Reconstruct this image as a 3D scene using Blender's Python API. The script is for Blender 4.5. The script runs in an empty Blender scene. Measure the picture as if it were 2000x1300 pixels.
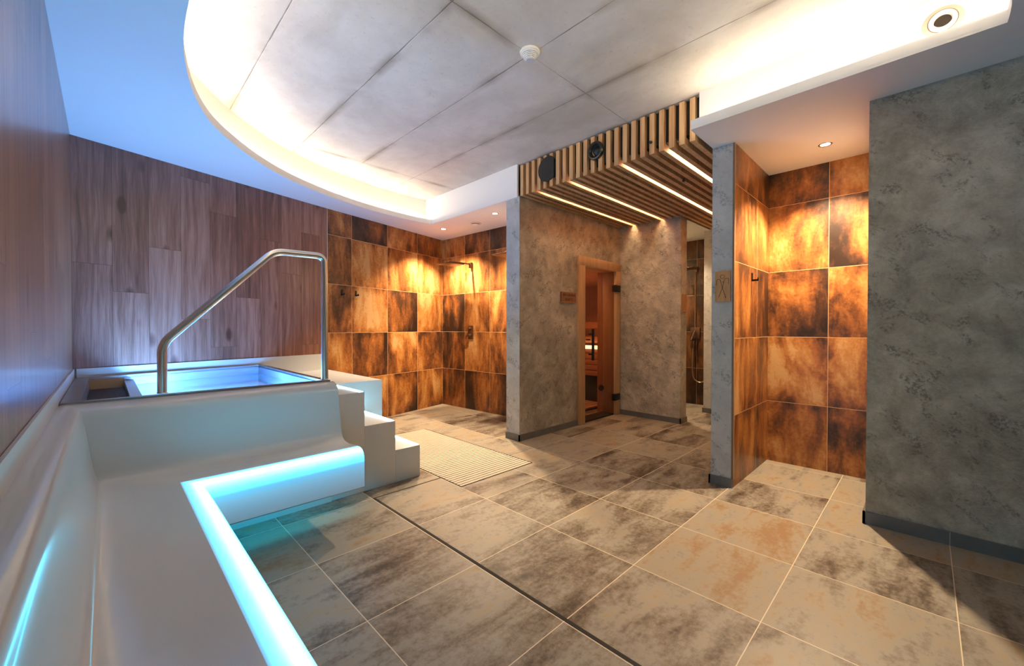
import bpy, bmesh, math, random
from mathutils import Vector, Matrix
random.seed(7)
S = bpy.context.scene
COL = S.collection
R = math.radians
PI = math.pi

# ------------------------------------------------------------------ camera
cam_d = bpy.data.cameras.new('camera')
cam = bpy.data.objects.new('camera', cam_d)
COL.objects.link(cam)
cam.location = (0.0, 0.0, 1.26)
cam.rotation_euler = (R(90 - 0.672), 0.0, R(45.27 - 90))
cam_d.sensor_width = 36.0
cam_d.lens = 14.4
cam_d.clip_start = 0.02
S.camera = cam

# ------------------------------------------------------------------ world, exposure, light levels
w = bpy.data.worlds.new('world')
S.world = w
w.use_nodes = True
w.node_tree.nodes['Background'].inputs[0].default_value = (0.9, 0.95, 1.0, 1)
w.node_tree.nodes['Background'].inputs[1].default_value = 0.05
S.view_settings.view_transform = 'Standard'
S.view_settings.look = 'None'
S.view_settings.gamma = 1.0
S.view_settings.use_curve_mapping = False
S.view_settings.exposure = 1.15
S.cycles.max_bounces = 10
S.cycles.diffuse_bounces = 6
S.cycles.glossy_bounces = 4
S.cycles.transparent_max_bounces = 12
S.cycles.sample_clamp_indirect = 4.0
S.cycles.caustics_reflective = False
S.cycles.caustics_refractive = False
COVE = 37.0            # LED tape in the ceiling cove
COVE_C = (1.0, 0.81, 0.58)
SLOT = 28.0            # LED lines between the slats
BENCH_L = 7.0          # light strip in the bench nose
STEP_L = 16.0
SPOT_ALC, SPOT_SH, SPOT_R2 = 210.0, 190.0, 100.0
WARM = (1.0, 0.74, 0.46)
POOL_L = 84.0          # lamps in the pool
POOL_C = (0.36, 0.60, 1.0)


# ------------------------------------------------------------------ node helpers
class NT:
    def __init__(self, name):
        self.m = bpy.data.materials.new(name)
        self.m.use_nodes = True
        self.t = self.m.node_tree
        self.t.nodes.clear()
        self.out = self.t.nodes.new('ShaderNodeOutputMaterial')

    def n(self, typ, **kw):
        nd = self.t.nodes.new(typ)
        for k, v in kw.items():
            setattr(nd, k, v)
        return nd

    def put(self, sock, v):
        if isinstance(v, bpy.types.NodeSocket):
            self.t.links.new(v, sock)
        elif v is not None:
            if sock.type == 'RGBA' and len(v) == 3:
                v = (*v, 1)
            sock.default_value = v

    def math(self, op, a, b=None, c=None, clamp=False):
        nd = self.n('ShaderNodeMath', operation=op, use_clamp=clamp)
        for i, v in enumerate((a, b, c)):
            if v is not None:
                self.put(nd.inputs[i], v)
        return nd.outputs[0]

    def comb(self, x, y, z=0.0):
        nd = self.n('ShaderNodeCombineXYZ')
        for i, v in enumerate((x, y, z)):
            self.put(nd.inputs[i], v)
        return nd.outputs[0]

    def sep(self, v):
        nd = self.n('ShaderNodeSeparateXYZ')
        self.put(nd.inputs[0], v)
        return nd.outputs

    def uv(self):
        return self.sep(self.n('ShaderNodeUVMap').outputs[0])

    def obj(self):
        return self.sep(self.n('ShaderNodeTexCoord').outputs['Object'])

    def noise(self, vec, scale=1.0, detail=4.0, rough=0.55, dist=0.0):
        nd = self.n('ShaderNodeTexNoise')
        self.put(nd.inputs['Vector'], vec)
        nd.inputs['Scale'].default_value = scale
        nd.inputs['Detail'].default_value = detail
        nd.inputs['Roughness'].default_value = rough
        nd.inputs['Distortion'].default_value = dist
        return nd.outputs['Fac']

    def white(self, vec):
        nd = self.n('ShaderNodeTexWhiteNoise')
        self.put(nd.inputs['Vector'], vec)
        return nd.outputs['Value'], nd.outputs['Color']

    def ramp(self, fac, stops):
        nd = self.n('ShaderNodeValToRGB')
        cr = nd.color_ramp
        while len(cr.elements) < len(stops):
            cr.elements.new(0.5)
        for e, (p, c) in zip(cr.elements, stops):
            e.position = p
            e.color = (*c, 1) if len(c) == 3 else c
        self.put(nd.inputs[0], fac)
        return nd.outputs[0]

    def mix(self, fac, a, b, mode='MIX'):
        nd = self.n('ShaderNodeMix', data_type='RGBA', blend_type=mode)
        self.put(nd.inputs[0], fac)
        self.put(nd.inputs[6], a)
        self.put(nd.inputs[7], b)
        return nd.outputs[2]

    def rng(self, v, a, b, c=0.0, d=1.0):
        nd = self.n('ShaderNodeMapRange')
        self.put(nd.inputs[0], v)
        for i, x in enumerate((a, b, c, d)):
            nd.inputs[i + 1].default_value = x
        return nd.outputs[0]

    def bump(self, h, strength=0.3, dist=0.01):
        nd = self.n('ShaderNodeBump')
        nd.inputs['Strength'].default_value = strength
        nd.inputs['Distance'].default_value = dist
        self.put(nd.inputs['Height'], h)
        return nd.outputs[0]

    def bsdf(self, col, rough=0.5, metal=0.0, normal=None, coat=0.0, coat_r=0.1, spec=0.5, **kw):
        b = self.n('ShaderNodeBsdfPrincipled')
        self.put(b.inputs['Base Color'], col)
        self.put(b.inputs['Roughness'], rough)
        self.put(b.inputs['Metallic'], metal)
        b.inputs['Coat Weight'].default_value = coat
        b.inputs['Coat Roughness'].default_value = coat_r
        b.inputs['Specular IOR Level'].default_value = spec
        for k, v in kw.items():
            self.put(b.inputs[k], v)
        if normal is not None:
            self.put(b.inputs['Normal'], normal)
        self.t.links.new(b.outputs[0], self.out.inputs[0])
        return self.m


def plain(name, col, rough=0.5, metal=0.0, var=0.06, scale=6.0, bump=0.0, **kw):
    k = NT(name)
    v = k.n('ShaderNodeTexCoord').outputs['Object']
    f = k.noise(v, scale, 4)
    c = k.mix(f, [x * (1 - var) for x in col], [min(1, x * (1 + var)) for x in col])
    nm = k.bump(k.noise(v, scale * 12, 3), bump, 0.003) if bump else None
    return k.bsdf(c, rough, metal, nm, **kw)


def emit(name, col, strength):
    k = NT(name)
    e = k.n('ShaderNodeEmission')
    k.put(e.inputs[0], col)
    k.put(e.inputs[1], strength)
    k.t.links.new(e.outputs[0], k.out.inputs[0])
    return k.m


def tiles(name, tw, th, u0, v0, stops, grout, gw=0.0035, streak=(3.0, 0.95), rough=0.32, seed=0.0,
          bumps=0.15, contrast=(0.3, 0.7), turn=False, speck=0.9, band=0.32, edges=0.10):
    """Printed porcelain tiles: each tile its own cut of a streaky stained print."""
    k = NT(name)
    U, V, _ = k.uv()
    u = k.math('DIVIDE', k.math('SUBTRACT', U, u0), tw)
    v = k.math('DIVIDE', k.math('SUBTRACT', V, v0), th)
    iu, iv = k.math('FLOOR', u), k.math('FLOOR', v)
    fu, fv = k.math('FRACT', u), k.math('FRACT', v)
    r1, rc = k.white(k.comb(iu, iv, seed))
    rs = k.sep(rc)
    eu = k.math('MULTIPLY', k.math('MINIMUM', fu, k.math('SUBTRACT', 1.0, fu)), tw)
    ev = k.math('MULTIPLY', k.math('MINIMUM', fv, k.math('SUBTRACT', 1.0, fv)), th)
    edge = k.math('MINIMUM', eu, ev)
    g = k.math('LESS_THAN', edge, gw / 2)
    a, b = (V, U) if turn else (U, V)
    off = k.math('MULTIPLY', r1, 50.0)
    p = k.comb(k.math('ADD', k.math('MULTIPLY', a, streak[0]), off),
               k.math('ADD', k.math('MULTIPLY', b, streak[1]), k.math('MULTIPLY', rs[0], 30.0)), off)
    n1 = k.noise(p, 1.0, 6, 0.6, 0.7)
    p2 = k.comb(k.math('ADD', k.math('MULTIPLY', a, streak[0] * 3.2), off),
                k.math('MULTIPLY', b, streak[1] * 2.6), off)
    n2 = k.noise(p2, 1.0, 6, 0.68, 0.3)
    n3 = k.noise(k.comb(U, V, off), 38.0, 3, 0.7)
    f = k.math('ADD', k.math('MULTIPLY', n1, 1.0 - band), k.math('MULTIPLY', n2, band))
    f = k.math('ADD', f, k.math('MULTIPLY', k.math('SUBTRACT', rs[1], 0.5), 0.14))
    f = k.math('ADD', f, k.math('MULTIPLY', k.math('SUBTRACT', n3, 0.5), 0.16 * speck))
    eb = k.math('MULTIPLY', k.rng(edge, 0.0, 0.11, 1.0, 0.0), k.rng(k.noise(k.comb(U, V, off), 5.0, 4, 0.6), 0.38, 0.62))
    f = k.math('SUBTRACT', f, k.math('MULTIPLY', eb, edges))
    f = k.rng(f, contrast[0], contrast[1])
    c = k.ramp(f, stops)
    c = k.mix(g, c, grout)
    h = k.math('ADD', k.math('MULTIPLY', k.rng(edge, 0.0, gw * 0.8), 1.0), k.math('MULTIPLY', n3, 0.15))
    rr = k.math('ADD', k.math('MULTIPLY', n2, 0.25), rough - 0.1)
    return k.bsdf(c, rr, 0.0, k.bump(h, bumps, 0.002))


def planks(name, pw, u0, dark, mid, light, seed=0.0, length=1.28, rough=0.34, coat=0.25):
    """Tall laminate boards with grain, knots and staggered end joints."""
    k = NT(name)
    U, V, _ = k.uv()
    u = k.math('DIVIDE', k.math('SUBTRACT', U, u0), pw)
    iu, fu = k.math('FLOOR', u), k.math('FRACT', u)
    r0, _c = k.white(k.comb(iu, seed, 1.0))
    v = k.math('ADD', k.math('DIVIDE', V, length), r0)
    iv, fv = k.math('FLOOR', v), k.math('FRACT', v)
    r1, rc = k.white(k.comb(iu, iv, seed))
    off = k.math('MULTIPLY', r1, 40.0)
    n0 = k.noise(k.comb(k.math('ADD', k.math('MULTIPLY', U, 5.0), off), k.math('MULTIPLY', V, 0.9), off), 1.0, 3, 0.5, 0.5)
    wv = k.n('ShaderNodeTexNoise')
    k.put(wv.inputs['Vector'], k.comb(k.math('ADD', k.math('MULTIPLY', U, 30.0), k.math('ADD', off, k.math('MULTIPLY', n0, 3.0))),
                                      k.math('MULTIPLY', V, 1.3), off))
    wv.inputs['Scale'].default_value = 1.0
    wv.inputs['Detail'].default_value = 6
    wv.inputs['Roughness'].default_value = 0.62
    g = wv.outputs[0]
    fine = k.noise(k.comb(k.math('ADD', k.math('MULTIPLY', U, 170.0), off), k.math('MULTIPLY', V, 5.0), off), 1.0, 3, 0.6)
    vo = k.n('ShaderNodeTexVoronoi')
    k.put(vo.inputs['Vector'], k.comb(k.math('ADD', k.math('MULTIPLY', U, 5.2), off), k.math('MULTIPLY', V, 2.4), off))
    vo.inputs['Scale'].default_value = 1.0
    knot = k.rng(vo.outputs['Distance'], 0.03, 0.20, 1.0, 0.0)
    f = k.math('ADD', k.math('MULTIPLY', g, 0.62), k.math('MULTIPLY', fine, 0.3))
    f = k.math('ADD', f, k.math('MULTIPLY', k.math('SUBTRACT', r1, 0.5), 0.16))
    f = k.math('SUBTRACT', f, k.math('MULTIPLY', knot, 0.32))
    c = k.ramp(k.rng(f, 0.22, 0.68), [(0.0, dark), (0.5, mid), (1.0, light)])
    eu = k.math('MULTIPLY', k.math('MINIMUM', fu, k.math('SUBTRACT', 1.0, fu)), pw)
    ev = k.math('MULTIPLY', k.math('MINIMUM', fv, k.math('SUBTRACT', 1.0, fv)), length)
    ed = k.math('MINIMUM', eu, ev)
    c = k.mix(k.math('LESS_THAN', ed, 0.0009), c, [x * 0.45 for x in dark])
    h = k.math('ADD', k.math('MULTIPLY', f, 0.5), k.rng(ed, 0.0, 0.002))
    return k.bsdf(c, k.math('ADD', k.math('MULTIPLY', fine, 0.15), rough - 0.07), 0.0, k.bump(h, 0.12, 0.002), coat=coat, coat_r=0.22)


def plaster(name, a, b, c, seed=0.0, bumps=0.35):
    """Trowelled micro-cement: broad clouds, dragged darker scars, fine pits."""
    k = NT(name)
    X, Y, Z = k.obj()
    v = k.comb(k.math('ADD', X, seed), Y, Z)
    big = k.noise(v, 1.7, 5, 0.6, 0.8)
    mid = k.noise(v, 5.5, 7, 0.70, 0.4)
    tr = k.noise(k.comb(k.math('MULTIPLY', k.math('ADD', X, Z), 3.0), k.math('MULTIPLY', k.math('ADD', Y, Z), 3.0),
                        k.math('MULTIPLY', k.math('SUBTRACT', Z, k.math('ADD', X, Y)), 6.0)), 1.0, 7, 0.72, 0.35)
    fine = k.noise(v, 60.0, 4, 0.7)
    f = k.math('ADD', k.math('MULTIPLY', big, 0.35), k.math('ADD', k.math('MULTIPLY', mid, 0.45), k.math('MULTIPLY', tr, 0.2)))
    f = k.math('ADD', f, k.math('MULTIPLY', k.math('SUBTRACT', fine, 0.5), 0.12))
    col = k.ramp(f, [(0.38, a), (0.5, b), (0.60, c)])
    scar = k.math('MULTIPLY', k.rng(tr, 0.52, 0.60), k.rng(fine, 0.42, 0.56))
    col = k.mix(k.math('MULTIPLY', scar, 0.75), col, [x * 0.45 for x in a])
    pale = k.rng(k.math('ADD', tr, k.math('MULTIPLY', mid, 0.3)), 0.5, 0.42)
    col = k.mix(k.math('MULTIPLY', pale, 0.35), col, [min(1, x * 1.25) for x in c])
    h = k.math('ADD', k.math('ADD', k.math('MULTIPLY', tr, 1.0), k.math('MULTIPLY', mid, 0.7)), k.math('MULTIPLY', fine, 0.25))
    return k.bsdf(col, 0.55, 0.0, k.bump(h, bumps, 0.02), spec=0.4)


def concrete(name):
    """Board-marked soffit: panel joints, tie holes, leak stains."""
    k = NT(name)
    X, Y, Z = k.obj()
    v = k.comb(X, Y, Z)
    big = k.noise(v, 0.9, 5, 0.6, 0.4)
    mid = k.noise(v, 4.0, 6, 0.65, 0.3)
    fine = k.noise(v, 40.0, 4, 0.65)
    f = k.math('ADD', k.math('MULTIPLY', big, 0.6), k.math('MULTIPLY', mid, 0.4))
    col = k.ramp(f, [(0.36, (0.53, 0.48, 0.415)), (0.5, (0.62, 0.565, 0.495)), (0.64, (0.70, 0.645, 0.57))])
    wob = k.math('MULTIPLY', k.math('SUBTRACT', mid, 0.5), 0.012)

    def joint(co, pos, period, width):
        t = k.math('FRACT', k.math('ADD', k.math('DIVIDE', k.math('SUBTRACT', k.math('ADD', co, wob), pos), period), 0.5))
        return k.math('MULTIPLY', k.math('ABSOLUTE', k.math('SUBTRACT', t, 0.5)), period)
    dx = joint(X, 0.743, 0.6333, 0)
    dy = joint(Y, 1.86, 2.49, 0)
    d = k.math('MINIMUM', dx, dy)
    brk = k.noise(v, 3.0, 3, 0.5)
    wd = k.rng(brk, 0.40, 0.62, 0.001, 0.0038)
    line = k.math('LESS_THAN', d, wd)
    stain = k.math('MULTIPLY', k.rng(d, 0.0, 0.06, 1.0, 0.0), k.rng(k.noise(v, 1.6, 4), 0.46, 0.62))
    col = k.mix(k.math('MULTIPLY', stain, 0.75), col, (0.20, 0.15, 0.10))
    col = k.mix(k.math('MULTIPLY', line, 0.8), col, (0.13, 0.10, 0.07))
    vo = k.n('ShaderNodeTexVoronoi')
    k.put(vo.inputs['Vector'], k.comb(k.math('MULTIPLY', X, 2.2), k.math('MULTIPLY', Y, 1.7), 0.3))
    vo.inputs['Scale'].default_value = 1.0
    col = k.mix(k.math('LESS_THAN', vo.outputs['Distance'], 0.014), col, (0.09, 0.07, 0.05))
    blot = k.math('MULTIPLY', k.rng(vo.outputs['Distance'], 0.03, 0.15, 1.0, 0.0), k.rng(fine, 0.4, 0.7))
    col = k.mix(k.math('MULTIPLY', blot, 0.35), col, (0.24, 0.2, 0.15))
    cl = k.noise(k.comb(k.math('MULTIPLY', X, 1.3), k.math('MULTIPLY', Y, 0.8), 4.0), 1.0, 6, 0.62, 0.6)
    col = k.mix(k.math('MULTIPLY', k.rng(cl, 0.50, 0.66), 0.35), col, (0.36, 0.31, 0.24))
    col = k.mix(k.math('MULTIPLY', k.rng(fine, 0.60, 0.68), 0.25), col, (0.30, 0.26, 0.2))
    h = k.math('ADD', k.math('MULTIPLY', mid, 0.6), k.math('ADD', k.math('MULTIPLY', fine, 0.2), k.rng(d, 0.0, 0.006)))
    return k.bsdf(col, 0.62, 0.0, k.bump(h, 0.2, 0.01))


RUST = [(0.0, (0.022, 0.011, 0.007)), (0.22, (0.065, 0.026, 0.012)), (0.42, (0.17, 0.058, 0.017)),
        (0.62, (0.30, 0.108, 0.026)), (0.82, (0.42, 0.19, 0.055)), (1.0, (0.50, 0.29, 0.12))]
GROUT = (0.62, 0.36, 0.18)
STONE = [(0.0, (0.028, 0.021, 0.015)), (0.18, (0.10, 0.072, 0.050)), (0.36, (0.20, 0.165, 0.125)),
         (0.56, (0.295, 0.265, 0.22)), (0.74, (0.325, 0.265, 0.185)), (1.0, (0.28, 0.165, 0.08))]

m_floor = tiles('floor_tile', 0.5985, 0.5965, 0.788, 0.487, STONE, (0.72, 0.60, 0.44), gw=0.004, streak=(1.1, 3.4),
                rough=0.42, seed=3.0, contrast=(0.31, 0.68), bumps=0.2, speck=1.5, band=0.42, edges=0.03)
m_rust_a = tiles('rust_tile_shower', 0.5925, 0.6, 2.528, 0.003, RUST, GROUT, seed=11.0, gw=0.0048, contrast=(0.33, 0.64))
m_rust_b = tiles('rust_tile_shower_side', 0.557, 0.6, 0.0, 0.003, RUST, GROUT, seed=23.0, gw=0.0048, contrast=(0.33, 0.64))
m_rust_c = tiles('rust_tile_alcove_side', 0.60, 0.609, 4.126, 0.570, RUST, GROUT, seed=5.0, gw=0.004, contrast=(0.33, 0.64))
m_rust_d = tiles('rust_tile_alcove_back', 0.60, 0.609, 0.60, 0.570, RUST, GROUT, seed=8.0, gw=0.004, streak=(3.2, 1.3), contrast=(0.33, 0.64))
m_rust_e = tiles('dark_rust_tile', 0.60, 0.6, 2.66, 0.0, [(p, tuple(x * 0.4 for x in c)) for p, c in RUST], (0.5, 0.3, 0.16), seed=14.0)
m_wood = planks('brown_oak_boards', 0.2305, 0.0, (0.070, 0.025, 0.015), (0.23, 0.096, 0.062), (0.40, 0.205, 0.145))
m_wood_l = planks('brown_oak_boards_side', 0.2305, 0.05, (0.10, 0.04, 0.018), (0.26, 0.12, 0.06), (0.42, 0.22, 0.12), seed=4.0, rough=0.3, coat=0.4)
m_plaster = plaster('grey_plaster', (0.25, 0.22, 0.17), (0.42, 0.37, 0.29), (0.60, 0.54, 0.43), bumps=0.8)
m_plaster2 = plaster('pale_plaster', (0.38, 0.375, 0.36), (0.47, 0.465, 0.45), (0.55, 0.545, 0.53), seed=5.0, bumps=0.3)
m_conc = concrete('concrete_slab')
m_white = plain('white_paint', (0.76, 0.76, 0.75), 0.6, var=0.02, scale=3)
m_skirt = plain('skirting_tile', (0.13, 0.125, 0.115), 0.4, var=0.25, scale=9, bump=0.1)
m_corian = plain('white_mineral_cast', (0.57, 0.60, 0.60), 0.22, var=0.02, scale=2, coat=0.35, coat_r=0.08)
m_corian2 = plain('white_mineral_block', (0.55, 0.565, 0.56), 0.35, var=0.02, scale=2)
m_steel = plain('brushed_steel', (0.78, 0.75, 0.72), 0.26, 1.0, var=0.08, scale=20)
m_rim = plain('steel_rim', (0.42, 0.36, 0.32), 0.3, 1.0, var=0.1, scale=15)
m_basin = plain('basin_steel', (0.40, 0.44, 0.52), 0.32, 0.55, var=0.05, scale=8)
m_black = plain('black_metal', (0.012, 0.012, 0.012), 0.45, 0.3, var=0.2)
m_blackc = plain('black_cloth', (0.016, 0.015, 0.014), 0.85, var=0.2, scale=80)
m_bronze = plain('bronze_fitting', (0.12, 0.065, 0.04), 0.35, 0.7, var=0.15)
m_plastic = plain('white_plastic', (0.80, 0.79, 0.77), 0.4, var=0.02)
m_dark = plain('dark_gap', (0.02, 0.016, 0.012), 0.8, var=0.2)
m_grate = plain('stone_grate', (0.50, 0.44, 0.345), 0.55, var=0.12, scale=14)
m_tan_reflection = plain('tan_reflection', (0.50, 0.36, 0.22), 0.6, var=0.1, scale=10)  # tan of a reflection on steel, painted as plain colour
m_cove = emit('cove_led', COVE_C, COVE)
m_slotled = emit('slot_led', (1.0, 0.62, 0.33), SLOT)
m_lens = emit('lamp_lens', (1.0, 0.80, 0.55), 14.0)
m_stepled = emit('step_led', (0.22, 0.72, 1.0), STEP_L)
m_poollamp = emit('pool_lamp', (0.35, 0.6, 1.0), 30.0)


def pine(name, a, b, s=1.0, rough=0.45, axis='Z'):
    k = NT(name)
    X, Y, Z = k.obj()
    inf = k.n('ShaderNodeObjectInfo').outputs['Random']
    o = k.math('MULTIPLY', inf, 30.0)
    if axis == 'Z':
        v = k.comb(k.math('ADD', k.math('MULTIPLY', X, 30 * s), o), k.math('MULTIPLY', Y, 30 * s), k.math('MULTIPLY', Z, 1.6 * s))
    elif axis == 'X':
        v = k.comb(k.math('ADD', k.math('MULTIPLY', X, 1.6 * s), o), k.math('MULTIPLY', Y, 30 * s), k.math('MULTIPLY', Z, 30 * s))
    else:
        v = k.comb(k.math('ADD', k.math('MULTIPLY', X, 30 * s), o), k.math('MULTIPLY', Y, 1.6 * s), k.math('MULTIPLY', Z, 30 * s))
    g = k.noise(v, 1.0, 6, 0.6, 0.6)
    g = k.math('ADD', g, k.math('MULTIPLY', k.math('SUBTRACT', inf, 0.5), 0.22))
    return k.bsdf(k.ramp(g, [(0.3, a), (0.7, b)]), rough, 0.0, k.bump(g, 0.1, 0.002))


m_slat = pine('larch_slat', (0.42, 0.20, 0.08), (0.68, 0.42, 0.20), 1.0, 0.5)
m_frame = pine('pine_frame', (0.42, 0.24, 0.11), (0.56, 0.35, 0.17), 1.0, 0.45)
m_sign = pine('sign_wood', (0.34, 0.15, 0.05), (0.58, 0.30, 0.11), 1.4, 0.5)
m_sauna = pine('sauna_lining', (0.40, 0.17, 0.075), (0.55, 0.26, 0.12), 0.7, 0.5)
m_sauna_x = pine('sauna_bench_board', (0.40, 0.19, 0.09), (0.55, 0.28, 0.14), 0.8, 0.5, 'Y')
m_duck = pine('duckboard_wood', (0.42, 0.26, 0.14), (0.58, 0.38, 0.22), 0.8, 0.5, 'X')

kk = NT('door_glass')
tr = kk.n('ShaderNodeBsdfTransparent')
tr.inputs[0].default_value = (0.80, 0.72, 0.66, 1)
gl = kk.n('ShaderNodeBsdfGlossy')
gl.inputs['Roughness'].default_value = 0.03
lw = kk.n('ShaderNodeLayerWeight')
fres = kk.math('ADD', 0.035, kk.math('MULTIPLY', 0.9, kk.math('POWER', lw.outputs['Facing'], 5.0)))
mx = kk.n('ShaderNodeMixShader')
kk.t.links.new(fres, mx.inputs[0])
kk.t.links.new(tr.outputs[0], mx.inputs[1])
kk.t.links.new(gl.outputs[0], mx.inputs[2])
kk.t.links.new(mx.outputs[0], kk.out.inputs[0])
m_glass = kk.m

kk = NT('pool_water')
tr = kk.n('ShaderNodeBsdfTransparent')
tr.inputs[0].default_value = (0.62, 0.83, 1.0, 1)
gl = kk.n('ShaderNodeBsdfGlossy')
gl.inputs['Roughness'].default_value = 0.04
nz = kk.noise(kk.n('ShaderNodeTexCoord').outputs['Object'], 3.0, 2)
kk.put(gl.inputs['Normal'], kk.bump(nz, 0.05, 0.02))
lw = kk.n('ShaderNodeLayerWeight')
fres = kk.math('ADD', 0.035, kk.math('MULTIPLY', 0.9, kk.math('POWER', lw.outputs['Facing'], 5.0)))
mx = kk.n('ShaderNodeMixShader')
kk.t.links.new(fres, mx.inputs[0])
kk.t.links.new(tr.outputs[0], mx.inputs[1])
kk.t.links.new(gl.outputs[0], mx.inputs[2])
kk.t.links.new(mx.outputs[0], kk.out.inputs[0])
m_water = kk.m

# backlit diffuser in the bench nose: brightest over the LED tape, weaker towards its two edges
kk = NT('bench_diffuser')
U, V, _ = kk.uv()
pk = kk.math('MULTIPLY', kk.rng(V, 0.0, 0.22), kk.rng(V, 0.38, 0.90, 1.0, 0.04))
em = kk.n('ShaderNodeEmission')
kk.put(em.inputs[0], kk.mix(pk, (0.01, 0.42, 0.80), (0.05, 0.66, 1.0)))
kk.put(em.inputs[1], kk.math('MULTIPLY', kk.math('ADD', kk.math('POWER', pk, 1.6), 0.05), BENCH_L))
bs = kk.n('ShaderNodeBsdfPrincipled')
bs.inputs['Base Color'].default_value = (0.68, 0.68, 0.66, 1)
bs.inputs['Roughness'].default_value = 0.25
ad = kk.n('ShaderNodeAddShader')
kk.t.links.new(bs.outputs[0], ad.inputs[0])
kk.t.links.new(em.outputs[0], ad.inputs[1])
kk.t.links.new(ad.outputs[0], kk.out.inputs[0])
m_nose = kk.m
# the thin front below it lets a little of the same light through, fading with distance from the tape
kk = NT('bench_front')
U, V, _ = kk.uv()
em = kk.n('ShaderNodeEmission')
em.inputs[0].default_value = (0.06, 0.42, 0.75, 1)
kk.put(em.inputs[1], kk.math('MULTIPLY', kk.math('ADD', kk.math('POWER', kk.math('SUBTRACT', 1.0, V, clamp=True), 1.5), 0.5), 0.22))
bs = kk.n('ShaderNodeBsdfPrincipled')
bs.inputs['Base Color'].default_value = (0.68, 0.68, 0.66, 1)
bs.inputs['Roughness'].default_value = 0.3
ad = kk.n('ShaderNodeAddShader')
kk.t.links.new(bs.outputs[0], ad.inputs[0])
kk.t.links.new(em.outputs[0], ad.inputs[1])
kk.t.links.new(ad.outputs[0], kk.out.inputs[0])
m_front = kk.m


# ------------------------------------------------------------------ mesh helpers
def finish(name, bm, mat, parent=None, smooth=False, angle=35):
    me = bpy.data.meshes.new(name)
    bmesh.ops.recalc_face_normals(bm, faces=bm.faces)
    bm.to_mesh(me)
    bm.free()
    o = bpy.data.objects.new(name, me)
    COL.objects.link(o)
    if mat is not None:
        me.materials.append(mat)
    if smooth:
        for p in me.polygons:
            p.use_smooth = True
        try:
            me.set_sharp_from_angle(angle=R(angle))
        except Exception:
            pass
    if parent is not None:
        o.parent = parent
        o.matrix_parent_inverse = parent.matrix_basis.inverted()
    return o


def tag(o, label, cat, group=None, kind=None):
    o['label'] = label
    o['category'] = cat
    if group:
        o['group'] = group
    if kind:
        o['kind'] = kind
    return o


def empty(name, loc, label, cat, group=None):
    o = bpy.data.objects.new(name, None)
    COL.objects.link(o)
    o.location = loc
    o.empty_display_size = 0.1
    return tag(o, label, cat, group)


def struct(o):
    o['kind'] = 'structure'
    return o


def box(bm, a, b, bevel=0.0):
    x0, y0, z0 = a
    x1, y1, z1 = b
    g = bmesh.ops.create_cube(bm, size=1.0)
    vs = g['verts']
    for v in vs:
        v.co = Vector(((x0 + x1) / 2 + v.co.x * (x1 - x0), (y0 + y1) / 2 + v.co.y * (y1 - y0), (z0 + z1) / 2 + v.co.z * (z1 - z0)))
    if bevel:
        es = list({e for v in vs for e in v.link_edges})
        bmesh.ops.bevel(bm, geom=es, offset=bevel, segments=2, affect='EDGES', profile=0.5)
    return bm


def BM():
    return bmesh.new()


def boxobj(name, a, b, mat, parent=None, bevel=0.0):
    bm = BM()
    box(bm, a, b, bevel)
    return finish(name, bm, mat, parent, smooth=bevel > 0)


def prism(bm, pts, z0, z1):
    lo = [bm.verts.new((x, y, z0)) for x, y in pts]
    hi = [bm.verts.new((x, y, z1)) for x, y in pts]
    n = len(pts)
    for i in range(n):
        j = (i + 1) % n
        bm.faces.new((lo[i], lo[j], hi[j], hi[i]))
    for loop in (lo, hi):
        es = [e for v in loop for e in v.link_edges if e.other_vert(v) in loop]
        bmesh.ops.triangle_fill(bm, use_beauty=True, edges=list(set(es)))
    return bm


def uvwall(name, p0, p1, z0, z1, thick, mat, u0=0.0, parent=None, axis=None):
    """Wall with its seen face from p0 to p1 and its body to the left of that direction. UV in metres."""
    p0, p1 = Vector((*p0, 0)), Vector((*p1, 0))
    d = p1 - p0
    L = d.length
    d.normalize()
    nrm = Vector((-d.y, d.x, 0)) * thick
    bm = BM()
    uvl = bm.loops.layers.uv.new('UVMap')
    c = [p0, p1, p1 + nrm, p0 + nrm]
    lo = [bm.verts.new((v.x, v.y, z0)) for v in c]
    hi = [bm.verts.new((v.x, v.y, z1)) for v in c]
    fs = [bm.faces.new((lo[i], lo[(i + 1) % 4], hi[(i + 1) % 4], hi[i])) for i in range(4)]
    fs.append(bm.faces.new(lo))
    fs.append(bm.faces.new(hi))
    for f in fs:
        for lp in f.loops:
            co = lp.vert.co
            if axis == 'X':
                u = co.x
            elif axis == 'Y':
                u = co.y
            else:
                u = (Vector((co.x, co.y, 0)) - p0).dot(d) + u0
            lp[uvl].uv = (u, co.z)
    return finish(name, bm, mat, parent)


def fillet(pts, rad, n=7):
    out = [Vector(pts[0])]
    for i in range(1, len(pts) - 1):
        p, a, b = Vector(pts[i]), Vector(pts[i - 1]), Vector(pts[i + 1])
        r = min(rad, (a - p).length * 0.49, (b - p).length * 0.49)
        s, e = p + (a - p).normalized() * r, p + (b - p).normalized() * r
        for k in range(n + 1):
            t = k / n
            out.append(s * (1 - t) ** 2 + p * 2 * t * (1 - t) + e * t * t)
    out.append(Vector(pts[-1]))
    return out


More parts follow.
